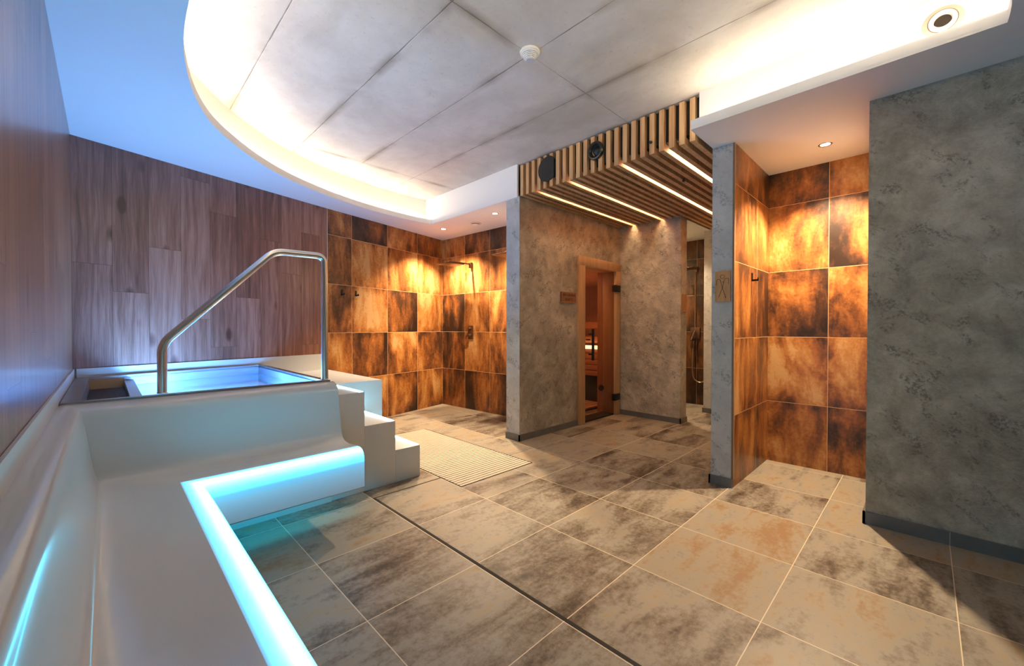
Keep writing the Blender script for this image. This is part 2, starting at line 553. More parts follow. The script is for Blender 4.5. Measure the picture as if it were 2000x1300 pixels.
def tube(bm, pts, r, seg=14, cap=True):
    pts = [Vector(p) for p in pts]
    t0 = (pts[1] - pts[0]).normalized()
    up = Vector((0, 0, 1)) if abs(t0.z) < 0.9 else Vector((0, 1, 0))
    nrm = t0.cross(up).normalized()
    rings = []
    for i, p in enumerate(pts):
        if i == 0:
            t = t0
        elif i == len(pts) - 1:
            t = (pts[i] - pts[i - 1]).normalized()
        else:
            t = ((pts[i + 1] - p).normalized() + (p - pts[i - 1]).normalized()).normalized()
        nrm = (nrm - t * nrm.dot(t)).normalized()
        bn = t.cross(nrm)
        rr = r[i] if isinstance(r, (list, tuple)) else r
        rings.append([bm.verts.new(p + (nrm * math.cos(a) + bn * math.sin(a)) * rr) for a in [2 * PI * k / seg for k in range(seg)]])
    for a, b in zip(rings, rings[1:]):
        for k in range(seg):
            bm.faces.new((a[k], a[(k + 1) % seg], b[(k + 1) % seg], b[k]))
    if cap:
        bm.faces.new(rings[0])
        bm.faces.new(rings[-1])
    return bm


def lathe(bm, prof, origin, axis, seg=40):
    """prof: (radius, distance along axis)."""
    ax = Vector(axis).normalized()
    up = Vector((0, 0, 1)) if abs(ax.z) < 0.9 else Vector((1, 0, 0))
    a = ax.cross(up).normalized()
    b = ax.cross(a)
    o = Vector(origin)
    rings = []
    for r, h in prof:
        if r < 1e-5:
            rings.append([bm.verts.new(o + ax * h)])
        else:
            rings.append([bm.verts.new(o + ax * h + (a * math.cos(t) + b * math.sin(t)) * r) for t in [2 * PI * k / seg for k in range(seg)]])
    for p, q in zip(rings, rings[1:]):
        for k in range(seg):
            k2 = (k + 1) % seg
            if len(p) == 1 and len(q) == 1:
                continue
            if len(p) == 1:
                bm.faces.new((p[0], q[k], q[k2]))
            elif len(q) == 1:
                bm.faces.new((p[k], p[k2], q[0]))
            else:
                bm.faces.new((p[k], p[k2], q[k2], q[k]))
    return bm


def area(name, loc, size, power, col, rot=(0, 0, 0), size_y=None, spread=None):
    d = bpy.data.lights.new(name, 'AREA')
    d.energy = power
    d.color = col
    d.size = size
    if size_y:
        d.shape = 'RECTANGLE'
        d.size_y = size_y
    if spread:
        d.spread = R(spread)
    o = bpy.data.objects.new(name, d)
    o.location = loc
    o.rotation_euler = rot
    COL.objects.link(o)
    return o


def spot(name, loc, power, col, angle=130, blend=0.5, radius=0.02, rot=(0, 0, 0)):
    d = bpy.data.lights.new(name, 'SPOT')
    d.energy = power
    d.color = col
    d.spot_size = R(angle)
    d.spot_blend = blend
    d.shadow_soft_size = radius
    o = bpy.data.objects.new(name, d)
    o.location = loc
    o.rotation_euler = rot
    COL.objects.link(o)
    return o


# ------------------------------------------------------------------ the room
ZS, ZC = 2.71, 3.07
XL = -0.182
PA, PB, PC = Vector((-0.182, 4.518)), Vector((1.915, 5.117)), Vector((3.967, 5.64))
PD = Vector((4.085, 3.386))
YR = -1.9

bm = BM()
uvl = bm.loops.layers.uv.new('UVMap')
box(bm, (-0.4, -2.1, -0.12), (8.0, 6.1, 0.0))
for f in bm.faces:
    for lp in f.loops:
        lp[uvl].uv = (lp.vert.co.x, lp.vert.co.y)
struct(finish('floor', bm, m_floor))

struct(uvwall('wall_left', (XL, YR), (XL, 4.62), 0, ZC, 0.12, m_wood_l, axis='Y'))
struct(uvwall('wall_back', PA, PB, 0, ZC, 0.12, m_wood))
struct(uvwall('wall_shower_back', PB, PC + (PC - PB).normalized() * 0.05, 0, ZC, 0.12, m_rust_a, u0=2.181))
struct(uvwall('wall_shower_side', PC, PD, 0, ZC, 0.05, m_rust_b))
bm = BM()
tube(bm, [(PB.x - 0.004, PB.y - 0.008, 0.76), (PB.x - 0.004, PB.y - 0.008, ZS)], 0.004, 6)
struct(finish('trim_1', bm, plain('pale_metal_trim', (0.7, 0.55, 0.4), 0.35, 0.4)))

# partition with the sauna doorway
bm = BM()
box(bm, (3.27, 3.18, 0), (4.335, 3.385, 2.73))
box(bm, (4.335, 3.18, 2.2), (5.40, 3.385, 2.73))
box(bm, (5.40, 3.18, 0), (7.2, 3.385, 2.73))
struct(finish('wall_partition', bm, m_plaster))
struct(boxobj('wall_partition_end', (3.264, 3.178, 0), (3.27, 3.387, ZS + 0.01), m_plaster2))
struct(boxobj('wall_corridor', (5.37, 2.27, 0), (5.56, 3.18, 2.76), m_plaster))
struct(boxobj('wall_pillar', (3.50, 1.072, 0), (7.4, 1.225, 2.76), m_plaster2))
struct(uvwall('wall_alcove_side', (3.515, 1.06), (4.50, 1.06), 0, ZS, 0.012, m_rust_c, axis='X'))
struct(uvwall('wall_alcove_back', (4.492, 1.06), (4.492, -0.2), 0, ZS, 0.1, m_rust_d, axis='Y'))
bm = BM()
box(bm, (3.497, 1.058, 0.07), (3.515, 1.072, ZS))
struct(finish('trim_2', bm, plain('tile_edge_strip', (0.20, 0.12, 0.07), 0.4)))
struct(boxobj('wall_right', (3.482, -2.0, 0), (4.48, 0.264, 2.72), m_plaster))
struct(boxobj('wall_rear', (-0.4, YR - 0.12, 0), (3.6, YR, ZC), m_plaster))
struct(boxobj('wall_corridor_end', (7.4, 1.0, 0), (7.5, 3.4, ZC), m_plaster))
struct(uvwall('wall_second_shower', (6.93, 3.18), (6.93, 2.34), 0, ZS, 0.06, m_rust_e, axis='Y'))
struct(boxobj('wall_second_shower_end', (6.35, 2.225, 0), (7.4, 2.335, 2.72), m_plaster2))

# lip curve of the D-shaped recess, far half measured, near half its mirror image
half = [(3.24, 4.872), (3.106, 4.880), (2.821, 4.874), (2.444, 4.832), (2.002, 4.725), (1.606, 4.565), (1.253, 4.363),
        (0.935, 4.090), (0.655, 3.750), (0.503, 3.490), (0.393, 3.185), (0.317, 2.850), (0.285, 2.600), (0.273, 2.31)]
curve = half + [(x, 4.62 - y) for x, y in reversed(half[:-1])]
curve[-1] = (3.05, -0.262)
curve[-2] = (2.95, -0.262)


def smoothc(pts, n=4):
    out = []
    P = [Vector(p) for p in pts]
    for i in range(len(P) - 1):
        a, b = P[i], P[i + 1]
        pa = P[i - 1] if i else a * 2 - b
        pb = P[i + 2] if i + 2 < len(P) else b * 2 - a
        for k in range(n):
            t = k / n
            out.append(0.5 * ((2 * a) + (b - pa) * t + (2 * pa - 5 * a + 4 * b - pb) * t * t + (3 * a - pa - 3 * b + pb) * t ** 3))
    out.append(P[-1])
    return out


cv = smoothc(curve, 4)


def offset(path, d):
    out = []
    for i, p in enumerate(path):
        a = path[max(0, i - 1)]
        b = path[min(len(path) - 1, i + 1)]
        t = (b - a).normalized()
        n = Vector((-t.y, t.x))          # path runs anticlockwise with the opening on its left
        out.append(p - n * d)
    return out


bm = BM()
poly = [(3.24, 3.19)] + [tuple(p) for p in cv] + [(3.05, 1.222), (7.45, 1.222), (7.45, -2.05), (-0.3, -2.05), (-0.3, 5.95), (4.3, 5.95), (4.3, 3.19)]
prism(bm, poly, ZS, ZS + 0.014)
struct(finish('ceiling', bm, m_white))
struct(boxobj('ceiling_second_shower', (5.56, 2.26, ZS), (7.4, 3.2, ZS + 0.014), m_white))
bm = BM()
box(bm, (-0.4, -2.1, ZC), (8.0, 6.1, ZC + 0.1))
struct(finish('ceiling_concrete', bm, m_conc))


def ribbon(bm, path, z0, z1, th):
    """vertical band along a plan path, th to its outside"""
    o = offset(path, th)
    rows = []
    for p, q in zip(path, o):
        rows.append([bm.verts.new((p.x, p.y, z0)), bm.verts.new((p.x, p.y, z1)), bm.verts.new((q.x, q.y, z1)), bm.verts.new((q.x, q.y, z0))])
    for a, b in zip(rows, rows[1:]):
        for k in range(4):
            bm.faces.new((a[k], a[(k + 1) % 4], b[(k + 1) % 4], b[k]))
    bm.faces.new(rows[0])
    bm.faces.new(rows[-1])


bm = BM()
ribbon(bm, cv, ZS + 0.013, ZS + 0.062, 0.014)
box(bm, (3.05, -0.262, ZS + 0.013), (3.064, 1.222, ZS + 0.068))
struct(finish('trim_3', bm, m_white))
# fascia behind the cove
fo = offset(cv, 0.13)
fo = [p for p in fo if p.x < 3.2]
fo = [Vector((3.245, fo[0].y))] + fo + [Vector((3.3, fo[-1].y))]
bm = BM()
ribbon(bm, fo, ZS + 0.013, ZC, 0.02)
struct(finish('trim_4', bm, m_white, smooth=True))
bm = BM()
box(bm, (3.24, 3.19, ZS + 0.014), (3.262, fo[0].y + 0.03, ZC))
box(bm, (3.245, fo[-1].y - 0.03, ZS + 0.013), (3.267, 1.235, ZC))
struct(finish('trim_5', bm, m_white))
# LED tape lying in the cove behind the lip
led = offset(cv, 0.055)
led = [p for p in led if p.x < 3.2]
bm = BM()
ribbon(bm, led, ZS + 0.016, ZS + 0.024, 0.02)
box(bm, (3.10, -0.29, ZS + 0.016), (3.12, 1.21, ZS + 0.024))
tag(finish('cove_floor_tape', bm, emit('cove_led_low', COVE_C, COVE * 0.25)), 'warm white light tape on the floor of the ceiling cove', 'light strip')
bm = BM()
ribbon(bm, offset([p for p in cv if p.x < 3.15], 0.122), ZS + 0.056, ZS + 0.072, 0.006)
box(bm, (3.236, -0.25, ZS + 0.056), (3.243, 1.21, ZS + 0.072))
tape = finish('cove_light_tape', bm, m_cove)
tag(tape, 'warm white light tape hidden in the curved ceiling cove', 'light strip')


# ------------------------------------------------------------------ skirtings
def skirt(name, boxes):
    bm = BM()
    for a, b in boxes:
        box(bm, a, b)
    return struct(finish(name, bm, m_skirt))


skirt('baseboard_partition', [((3.252, 3.166, 0), (4.335, 3.18, 0.07)), ((3.252, 3.166, 0), (3.264, 3.39, 0.07))])
skirt('baseboard_corridor', [((5.356, 2.258, 0), (5.37, 3.18, 0.07)), ((5.356, 2.258, 0), (5.57, 2.27, 0.07))])
skirt('baseboard_pillar', [((3.486, 1.060, 0), (3.50, 1.238, 0.07)), ((3.486, 1.225, 0), (7.4, 1.238, 0.07))])
skirt('baseboard_right', [((3.468, -1.9, 0), (3.482, 0.278, 0.078)), ((3.468, 0.264, 0), (4.48, 0.278, 0.078))])
skirt('baseboard_far', [((6.336, 2.212, 0), (6.35, 2.348, 0.07)), ((6.336, 2.212, 0), (7.4, 2.225, 0.07))])
bm = BM()
for y in (-0.11, -0.71, -1.31):
    box(bm, (3.4672, y - 0.0015, 0), (3.4684, y + 0.0015, 0.078))
struct(finish('trim_6', bm, plain('pale_joint', (0.45, 0.42, 0.38), 0.6)))

# ------------------------------------------------------------------ slatted ceiling of the corridor
sl = empty('slatted_ceiling', (3.27, 2.2, 2.72), 'larch slat cladding over the corridor with four glowing lines, turned down at the front', 'slatted ceiling')
boxobj('backing_board', (3.315, 1.236, 2.80), (7.39, 3.178, 2.812), m_blackc, sl)
boxobj('front_backing', (3.315, 1.236, 2.812), (3.327, 3.178, 3.068), m_blackc, sl)
YS = [3.172 - 0.0843 * i for i in range(23)]
for i, y in enumerate(YS):
    xe = 7.38 if y - 0.042 < 2.24 else 5.365
    bm = BM()
    f = 0.06
    prof = [(3.272, 2.724), (xe, 2.724), (xe, 2.784), (3.272 + f * 0.7, 2.784), (3.272 + f * 0.7, 3.062), (3.272, 3.062)]
    a = [bm.verts.new((x, y, z)) for x, z in prof]
    b = [bm.verts.new((x, y - 0.042, z)) for x, z in prof]
    for k in range(6):
        bm.faces.new((a[k], a[(k + 1) % 6], b[(k + 1) % 6], b[k]))
    for L in (a, b):
        bm.faces.new((L[0], L[1], L[2], L[3]))
        bm.faces.new((L[0], L[3], L[4], L[5]))
    finish('slat', bm, m_slat, sl)
for g in (2, 7, 14, 19):
    yc = YS[g] - 0.063
    xe = 7.3 if yc < 2.24 else 5.34
    boxobj('light_strip', (3.42, yc - 0.012, 2.770), (xe, yc + 0.012, 2.782), m_slotled, sl)

# round black fittings on the slats
bm = BM()
cy, cz, rr = 2.772, 2.912, 0.128
pts = []
for k in range(48):
    t = 2 * PI * k / 48
    y, z = cy + rr * math.cos(t), cz + rr * math.sin(t)
    pts.append((max(y, 2.688), z))
for X0, X1, sc in ((3.262, 3.272, 1.0), (3.272, 3.300, 0.93)):
    a = [bm.verts.new((X0, cy + (y - cy) * sc, cz + (z - cz) * sc)) for y, z in pts]
    b = [bm.verts.new((X1, cy + (y - cy) * sc, cz + (z - cz) * sc)) for y, z in pts]
    bm.faces.new(a)
    bm.faces.new(b)
    for k in range(48):
        bm.faces.new((a[k], a[(k + 1) % 48], b[(k + 1) % 48], b[k]))
tag(finish('wall_speaker', bm, m_blackc), 'flat round black speaker at the left end of the slatted front', 'speaker')
sp = empty('speaker_horn', (3.27, 2.178, 2.915), 'small dished black speaker ring in the middle of the slatted front', 'speaker')
bm = BM()
lathe(bm, [(0.083, 0.0), (0.085, 0.018), (0.078, 0.03), (0.066, 0.032), (0.055, 0.02), (0.048, 0.0)], (3.268, 2.178, 2.915), (-1, 0.05, -0.1))
finish('housing', bm, plain('black_gloss', (0.012, 0.012, 0.012), 0.28), sp, True)
bm = BM()
lathe(bm, [(0.05, 0.0), (0.045, -0.004), (0.03, 0.006), (0.018, 0.014), (0.0, 0.017)], (3.268, 2.178, 2.915), (-1, 0.05, -0.1))
finish('cone', bm, m_black, sp, True)


def knob(origin, axis, label):
    bm = BM()
    lathe(bm, [(0.0, 0.0), (0.006, 0.0), (0.006, 0.014), (0.012, 0.016), (0.013, 0.024), (0.010, 0.034), (0.0, 0.036)], origin, axis, 20)
    tag(finish('sensor_knob', bm, m_black, None, True), label, 'sensor')


knob((3.272, 1.632, 2.822), (-1, 0, -0.3), 'tiny black sensor knob on the vertical front of the slats')
knob((4.02, 1.675, 2.724), (0, 0, -1), 'tiny black sensor knob on the underside of the slats')

# ------------------------------------------------------------------ ceiling fittings
def downlight(x, y, label, power, lens=m_lens):
    e = empty('downlight', (x, y, ZS), label, 'downlight', 'recessed downlights')
    bm = BM()
    lathe(bm, [(0.031, 0.002), (0.034, -0.003), (0.043, -0.004), (0.046, 0.0), (0.046, 0.002)], (x, y, ZS), (0, 0, 1))
    finish('trim_ring', bm, plain('lamp_ring', (0.35, 0.25, 0.18), 0.3, 0.8), e, True)
    bm = BM()
    lathe(bm, [(0.0, -0.001), (0.032, -0.001), (0.032, 0.001)], (x, y, ZS), (0, 0, 1))
    finish('lens', bm, lens, e)
    spot('spot_' + str(round(x, 1)), (x, y, ZS - 0.012), power, WARM, 114, 0.5, 0.025)


downlight(4.047, 0.569, 'glowing round downlight in the ceiling of the right-hand tiled alcove', SPOT_ALC)
downlight(3.516, 4.975, 'small round downlight over the shower corner, the one near the corner', SPOT_SH)
downlight(3.511, 3.849, 'small round downlight over the shower next to the grey wall end', SPOT_SH)
downlight(6.10, 2.92, 'warm downlight in the second shower behind the corridor wall', SPOT_R2)

vt = empty('ceiling_vent', (3.645, 4.394, ZS), 'round white ceiling vent valve between the two shower downlights', 'vent')
bm = BM()
lathe(bm, [(0.05, 0.001), (0.052, -0.008), (0.075, -0.006), (0.078, 0.001)], (3.645, 4.394, ZS), (0, 0, 1))
finish('vent_ring', bm, plain('vent_ring_white', (0.62, 0.56, 0.46), 0.4), vt, True)
bm = BM()
lathe(bm, [(0.0, -0.026), (0.035, -0.025), (0.05, -0.018), (0.045, -0.012), (0.0, -0.012)], (3.645, 4.394, ZS), (0, 0, 1))
finish('vent_disc', bm, m_plastic, vt, True)
bm = BM()
lathe(bm, [(0.0, -0.0015), (0.05, -0.0015)], (3.645, 4.394, ZS), (0, 0, 1))
finish('vent_throat', bm, m_black, vt)

VC = (3.245, -0.052, 2.925)
jn = empty('air_nozzle', VC, 'round white air nozzle with a dark mouth in the bright ceiling recess', 'vent')
bm = BM()
lathe(bm, [(0.082, 0.0), (0.078, 0.006), (0.06, 0.012), (0.055, 0.010)], VC, (-1, 0, 0), 48)
finish('nozzle_plate', bm, plain('nozzle_plate_cream', (0.42, 0.38, 0.32), 0.5), jn, True)
bm = BM()
lathe(bm, [(0.055, 0.004), (0.056, 0.014), (0.050, 0.024), (0.041, 0.028), (0.037, 0.024), (0.034, -0.0)], VC, (-1, 0.0, 0.0), 48)
finish('nozzle_ring', bm, m_plastic, jn, True)
bm = BM()
lathe(bm, [(0.0555, 0.0118), (0.0565, 0.0128), (0.059, 0.0128), (0.060, 0.0118)], VC, (-1, 0, 0), 48)
finish('nozzle_seam', bm, plain('tan_seam', (0.12, 0.07, 0.03), 0.6), jn, True)
bm = BM()
lathe(bm, [(0.036, 0.012), (0.036, 0.003), (0.0, 0.002)], VC, (-1, 0, 0), 40)
finish('nozzle_mouth', bm, plain('mouth_shade', (0.016, 0.008, 0.003), 0.4, 0.2, var=0.8, scale=30), jn, True)  # near-black disc, shade of the nozzle's hollow painted in

DX, DY = 1.984, 1.836
sd = empty('smoke_detector', (DX, DY, ZC), 'white louvred smoke detector on the bare concrete ceiling', 'smoke detector')
bm = BM()
lathe(bm, [(0.062, 0.0), (0.066, -0.006), (0.064, -0.016), (0.058, -0.020), (0.0, -0.020)], (DX, DY, ZC), (0, 0, 1), 48)
finish('detector_base', bm, m_plastic, sd, True)
bm = BM()
for i in range(5):
    r0 = 0.056 - 0.0062 * i
    z0 = -0.021 - 0.007 * i
    lathe(bm, [(r0 - 0.008, z0), (r0, z0), (r0 - 0.0015, z0 - 0.0042), (r0 - 0.008, z0 - 0.0042)], (DX, DY, ZC), (0, 0, 1), 40)
finish('louvre', bm, m_plastic, sd, True)
bm = BM()
lathe(bm, [(0.0475, -0.020), (0.022, -0.056), (0.0, -0.056)], (DX, DY, ZC), (0, 0, 1), 30)
finish('detector_core', bm, plain('grey_core', (0.24, 0.22, 0.2), 0.6), sd)
bm = BM()
for k in range(8):
    t = 2 * PI * k / 8 + 0.2
    c, s = math.cos(t), math.sin(t)
    tube(bm, [(DX + 0.055 * c, DY + 0.055 * s, ZC - 0.021), (DX + 0.029 * c, DY + 0.029 * s, ZC - 0.055)], 0.002, 6)
finish('detector_rib', bm, m_plastic, sd)
bm = BM()
lathe(bm, [(0.030, -0.052), (0.030, -0.057), (0.026, -0.062), (0.0, -0.063)], (DX, DY, ZC), (0, 0, 1), 30)
finish('detector_cap', bm, plain('grey_cap', (0.55, 0.55, 0.56), 0.35), sd, True)

# ------------------------------------------------------------------ sauna behind the glass door
bm = BM()
for a, b in (((4.0, 5.55, 0), (7.7, 5.6, 2.2)), ((7.6, 3.45, 0), (7.65, 5.6, 2.2)), ((4.14, 3.6, 0), (4.18, 5.6, 2.2)),
             ((4.18, 3.386, 0), (4.45, 3.45, 2.2)), ((5.30, 3.386, 0), (7.6, 3.45, 2.2)), ((4.4, 3.386, 2.09), (5.30, 3.45, 2.2))):
    box(bm, a, b)
struct(finish('wall_sauna', bm, m_sauna))
struct(boxobj('ceiling_sauna', (4.1, 3.386, 2.14), (7.7, 5.65, 2.2), m_sauna_x))

dr = empty('door_1', (4.86, 3.18, 0), 'clear glass sauna door in a pale pine frame', 'door')
dr['kind'] = 'structure'
boxobj('frame_jamb', (4.335, 3.150, 0.0), (4.482, 3.385, 2.085), m_frame, dr, 0.004)
boxobj('frame_jamb', (5.245, 3.150, 0.0), (5.366, 3.385, 2.085), m_frame, dr, 0.004)
boxobj('frame_head', (4.335, 3.150, 2.078), (5.366, 3.385, 2.20), m_frame, dr, 0.004)
boxobj('inner_lining', (5.245, 3.387, 0.0), (5.298, 3.47, 2.085), m_sauna, dr)
boxobj('threshold', (4.482, 3.19, 0.0), (5.245, 3.385, 0.022), m_dark, dr)
boxobj('glass_pane', (4.486, 3.186, 0.026), (5.238, 3.194, 2.074), m_glass, dr)
for z in (1.785, 0.215):
    boxobj('hinge', (5.185, 3.136, z), (5.335, 3.185, z + 0.095), m_black, dr, 0.003)
bm = BM()
box(bm, (4.60, 3.110, 0.83), (4.632, 3.135, 1.25), 0.003)
for z in (0.9, 1.17):
    box(bm, (4.606, 3.130, z), (4.626, 3.187, z + 0.02))
box(bm, (4.53, 3.16, 1.10), (4.61, 3.175, 1.115))
finish('handle', bm, m_black, dr, True)
bm = BM()
lathe(bm, [(0.0, 0.0), (0.042, 0.0), (0.044, 0.012), (0.0, 0.014)], (5.245, 3.40, 0.37), (-1, 0, 0), 28)
finish('vent_cap', bm, m_black, dr, True)

sb = empty('sauna_bench', (6.2, 4.4, 0), 'pine sauna bench with a lit strip behind it, seen through the glass door', 'bench')
for i in range(4):
    z = 0.455 + i * 0.094
    boxobj('front_board', (5.86, 3.50, z), (5.885, 5.5, z + 0.084), m_sauna_x, sb, 0.003)
boxobj('gap_panel', (5.888, 3.50, 0.44), (5.90, 5.5, 0.82), m_dark, sb)
for i in range(5):
    boxobj('seat_board', (5.87 + i * 0.125, 3.50, 0.835), (5.985 + i * 0.125, 5.5, 0.86), m_sauna_x, sb, 0.003)
boxobj('recess_shade', (5.95, 3.50, 0.0), (5.98, 5.5, 0.44), m_dark, sb)  # near-black sheet painting the shade in the recess under the bench
boxobj('back_board', (6.66, 3.50, 0.98), (6.69, 5.5, 1.10), m_sauna_x, sb, 0.004)
boxobj('back_board', (6.66, 3.50, 1.26), (6.69, 5.5, 1.38), m_sauna_x, sb, 0.004)
boxobj('light_strip', (6.56, 3.50, 0.865), (6.60, 5.5, 0.93), emit('sauna_led', (1.0, 0.62, 0.30), 2.6), sb)
db = empty('duckboard', (5.0, 4.0, 0), 'pale wooden duckboard on the sauna floor inside the glass door', 'duckboard')
for i in range(9):
    y = 3.62 + i * 0.105
    boxobj('slat', (4.35, y, 0.02), (5.75, y + 0.092, 0.045), m_duck, db, 0.003)
for x in (4.6, 5.5):
    boxobj('bearer', (x, 3.62, 0.0), (x + 0.04, 4.55, 0.02), m_dark, db)
area('sauna_glow', (5.4, 4.6, 0.9), 0.3, 6.0, (1.0, 0.38, 0.14), (R(180), 0, 0), 1.2)
area('sauna_ceiling_glow', (5.0, 4.2, 2.10), 0.8, 8.0, (1.0, 0.52, 0.24), (0, 0, 0))

# ------------------------------------------------------------------ signs
def picture_sign():
    e = empty('picture_sign', (3.49, 1.139, 1.595), 'wooden sign with a burnt-in stick figure, on the end of the grey pillar', 'sign')
    y0, z0, wd, ht = 1.195, 1.472, 0.112, 0.245
    bm = BM()
    n = 8
    top = [(y0 - wd * k / n, z0 + ht - 0.012 + 0.012 * math.sin(PI * (0.12 + 0.76 * k / n))) for k in range(n + 1)]
    prof = [(y0, z0), (y0 - wd, z0)] + [(a, b) for a, b in reversed(top)]
    a = [bm.verts.new((3.484, y, z)) for y, z in prof]
    b = [bm.verts.new((3.4995, y, z)) for y, z in prof]
    bm.faces.new(a)
    bm.faces.new(b)
    for k in range(len(prof)):
        k2 = (k + 1) % len(prof)
        bm.faces.new((a[k], a[k2], b[k2], b[k]))
    finish('board', bm, m_sign, e)

    def q(x, y):
        return (3.4835, y0 - (x - 130) / 395 * wd, z0 + (1120 - y) / 930 * ht)
    bm = BM()
    tube(bm, [q(325 + 55 * math.cos(t), 372 + 55 * math.sin(t)) for t in [2 * PI * k / 24 for k in range(25)]], 0.0016, 6, False)
    tube(bm, fillet([q(172, 625), q(176, 440), q(262, 440), q(325, 710), q(415, 1000)], 0.012, 6), 0.0017, 6)
    tube(bm, fillet([q(480, 605), q(484, 425), q(385, 430), q(325, 710), q(228, 990)], 0.012, 6), 0.0017, 6)
    tube(bm, [q(404, 985), q(412, 1005)], 0.004, 8)
    tube(bm, [q(330, 530), q(350, 535)], 0.0025, 8)
    finish('figure', bm, plain('burnt_line', (0.05, 0.02, 0.01), 0.7), e)


picture_sign()


def text_mesh(txt, size):
    c = bpy.data.curves.new('t', 'FONT')
    c.body = txt
    c.size = size
    c.extrude = 0.0008
    c.align_x = 'CENTER'
    o = bpy.data.objects.new('t', c)
    COL.objects.link(o)
    dg = bpy.context.evaluated_depsgraph_get()
    me = bpy.data.meshes.new_from_object(o.evaluated_get(dg))
    bpy.data.objects.remove(o)
    return me


ts = empty('name_sign', (4.13, 3.16, 1.65), 'small dark wooden sign with two carved text lines, left of the sauna door', 'sign')
boxobj('board', (3.985, 3.152, 1.588), (4.285, 3.1795, 1.712), plain('red_brown_board', (0.28, 0.12, 0.055), 0.5, var=0.3, scale=25), ts, 0.002)
boxobj('ledge', (3.980, 3.148, 1.580), (4.290, 3.1795, 1.589), m_sign, ts)
for txt, zz, sz in (('BIO SAUNA', 1.660, 0.048), ('50-60 °C', 1.606, 0.042)):
    me = text_mesh(txt, sz)
    me.materials.append(m_dark)
    o = bpy.data.objects.new('lettering', me)
    COL.objects.link(o)
    o.rotation_euler = (R(90), 0, 0)
    o.location = (4.132, 3.1515, zz)
    o.parent = ts
    o.matrix_parent_inverse = Matrix.Translation(ts.location).inverted()
bm = BM()
box(bm, (5.405, 2.255, 1.475), (5.525, 2.2695, 1.712), 0.002)
tag(finish('side_sign', bm, m_sign), 'plain-edged wooden sign seen edge-on at the second shower entrance', 'sign')


# ------------------------------------------------------------------ hooks
def hook(p, out, label, group=None):
    """p on the wall, out = unit direction away from it"""
    p, o = Vector(p), Vector(out)
    s = Vector((-o.y, o.x, 0))
    bm = BM()
    for (a0, a1, h0, h1, o0, o1) in ((-0.010, 0.010, -0.035, 0.035, 0.0005, 0.008), (-0.008, 0.008, -0.035, -0.020, 0.007, 0.052), (-0.008, 0.008, -0.035, -0.008, 0.044, 0.053)):
        vs = []
        for h in (h0, h1):
            for (a, b) in ((a0, o0), (a1, o0), (a1, o1), (a0, o1)):
                vs.append(bm.verts.new(p + s * a + o * b + Vector((0, 0, h))))
        for f in ((0, 1, 2, 3), (4, 5, 6, 7), (0, 1, 5, 4), (1, 2, 6, 5), (2, 3, 7, 6), (3, 0, 4, 7)):
            bm.faces.new([vs[i] for i in f])
    tag(finish('towel_hook', bm, m_black), label, 'hook', group)


dA = (PC - PB).normalized()
nA = Vector((dA.y, -dA.x, 0))
for (u, lab) in ((2.109, 'black towel hook on the shower tiles, the one nearer the wooden wall'),
                 (2.309, 'black towel hook on the shower tiles, the one farther from the wooden wall')):
    t = (u - PB.x) / (PC.x - PB.x)
    q = PB + (PC - PB) * t
    hook((q.x, q.y, 1.71), nA, lab)
hook((3.965, 1.06, 1.70), (0, -1, 0), 'black towel hook on the side wall of the right-hand tiled alcove')


# ------------------------------------------------------------------ showers
def rain_shower(y, label, drop=0.0, full=True, xw=None):
    t = (PC.y - y) / (PC.y - PD.y)
    xw = PC.x + (PD.x - PC.x) * t if xw is None else xw
    e = empty('rain_shower', (xw, y, 2.2), label, 'shower')
    z = 2.235
    boxobj('wall_mount', (xw - 0.045, y - 0.025, z - 0.055), (xw - 0.0005, y + 0.025, z + 0.03), m_bronze, e, 0.003)
    boxobj('arm', (xw - 0.43, y - 0.013, z - 0.005), (xw - 0.04, y + 0.013, z + 0.014), m_bronze, e, 0.003)
    bm = BM()
    box(bm, (xw - 0.415, y - 0.014, z - 0.03), (xw - 0.385, y + 0.014, z))
    box(bm, (xw - 0.545, y - 0.145, z - 0.042), (xw - 0.255, y + 0.145, z - 0.030), 0.002)
    finish('shower_head', bm, m_bronze, e, True)
    if full:
        bm = BM()
        box(bm, (xw - 0.012, y - 0.035, 1.09), (xw - 0.0005, y + 0.085, 1.30), 0.004)
        lathe(bm, [(0.0, 0.0), (0.022, 0.0), (0.02, 0.04), (0.0, 0.042)], (xw - 0.012, y + 0.03, 1.25), (-1, 0, 0), 20)
        lathe(bm, [(0.0, 0.0), (0.026, 0.0), (0.024, 0.05), (0.0, 0.052)], (xw - 0.012, y + 0.02, 1.15), (-1, 0, 0), 20)
        box(bm, (xw - 0.055, y - 0.03, 1.125), (xw - 0.045, y + 0.01, 1.14))
        finish('valve', bm, m_bronze, e, True)
    return e


rain_shower(4.92, 'bronze square rain shower on the tiled side wall, fully visible')
rain_shower(3.785, 'bronze rain shower half hidden behind the grey wall end', full=False)

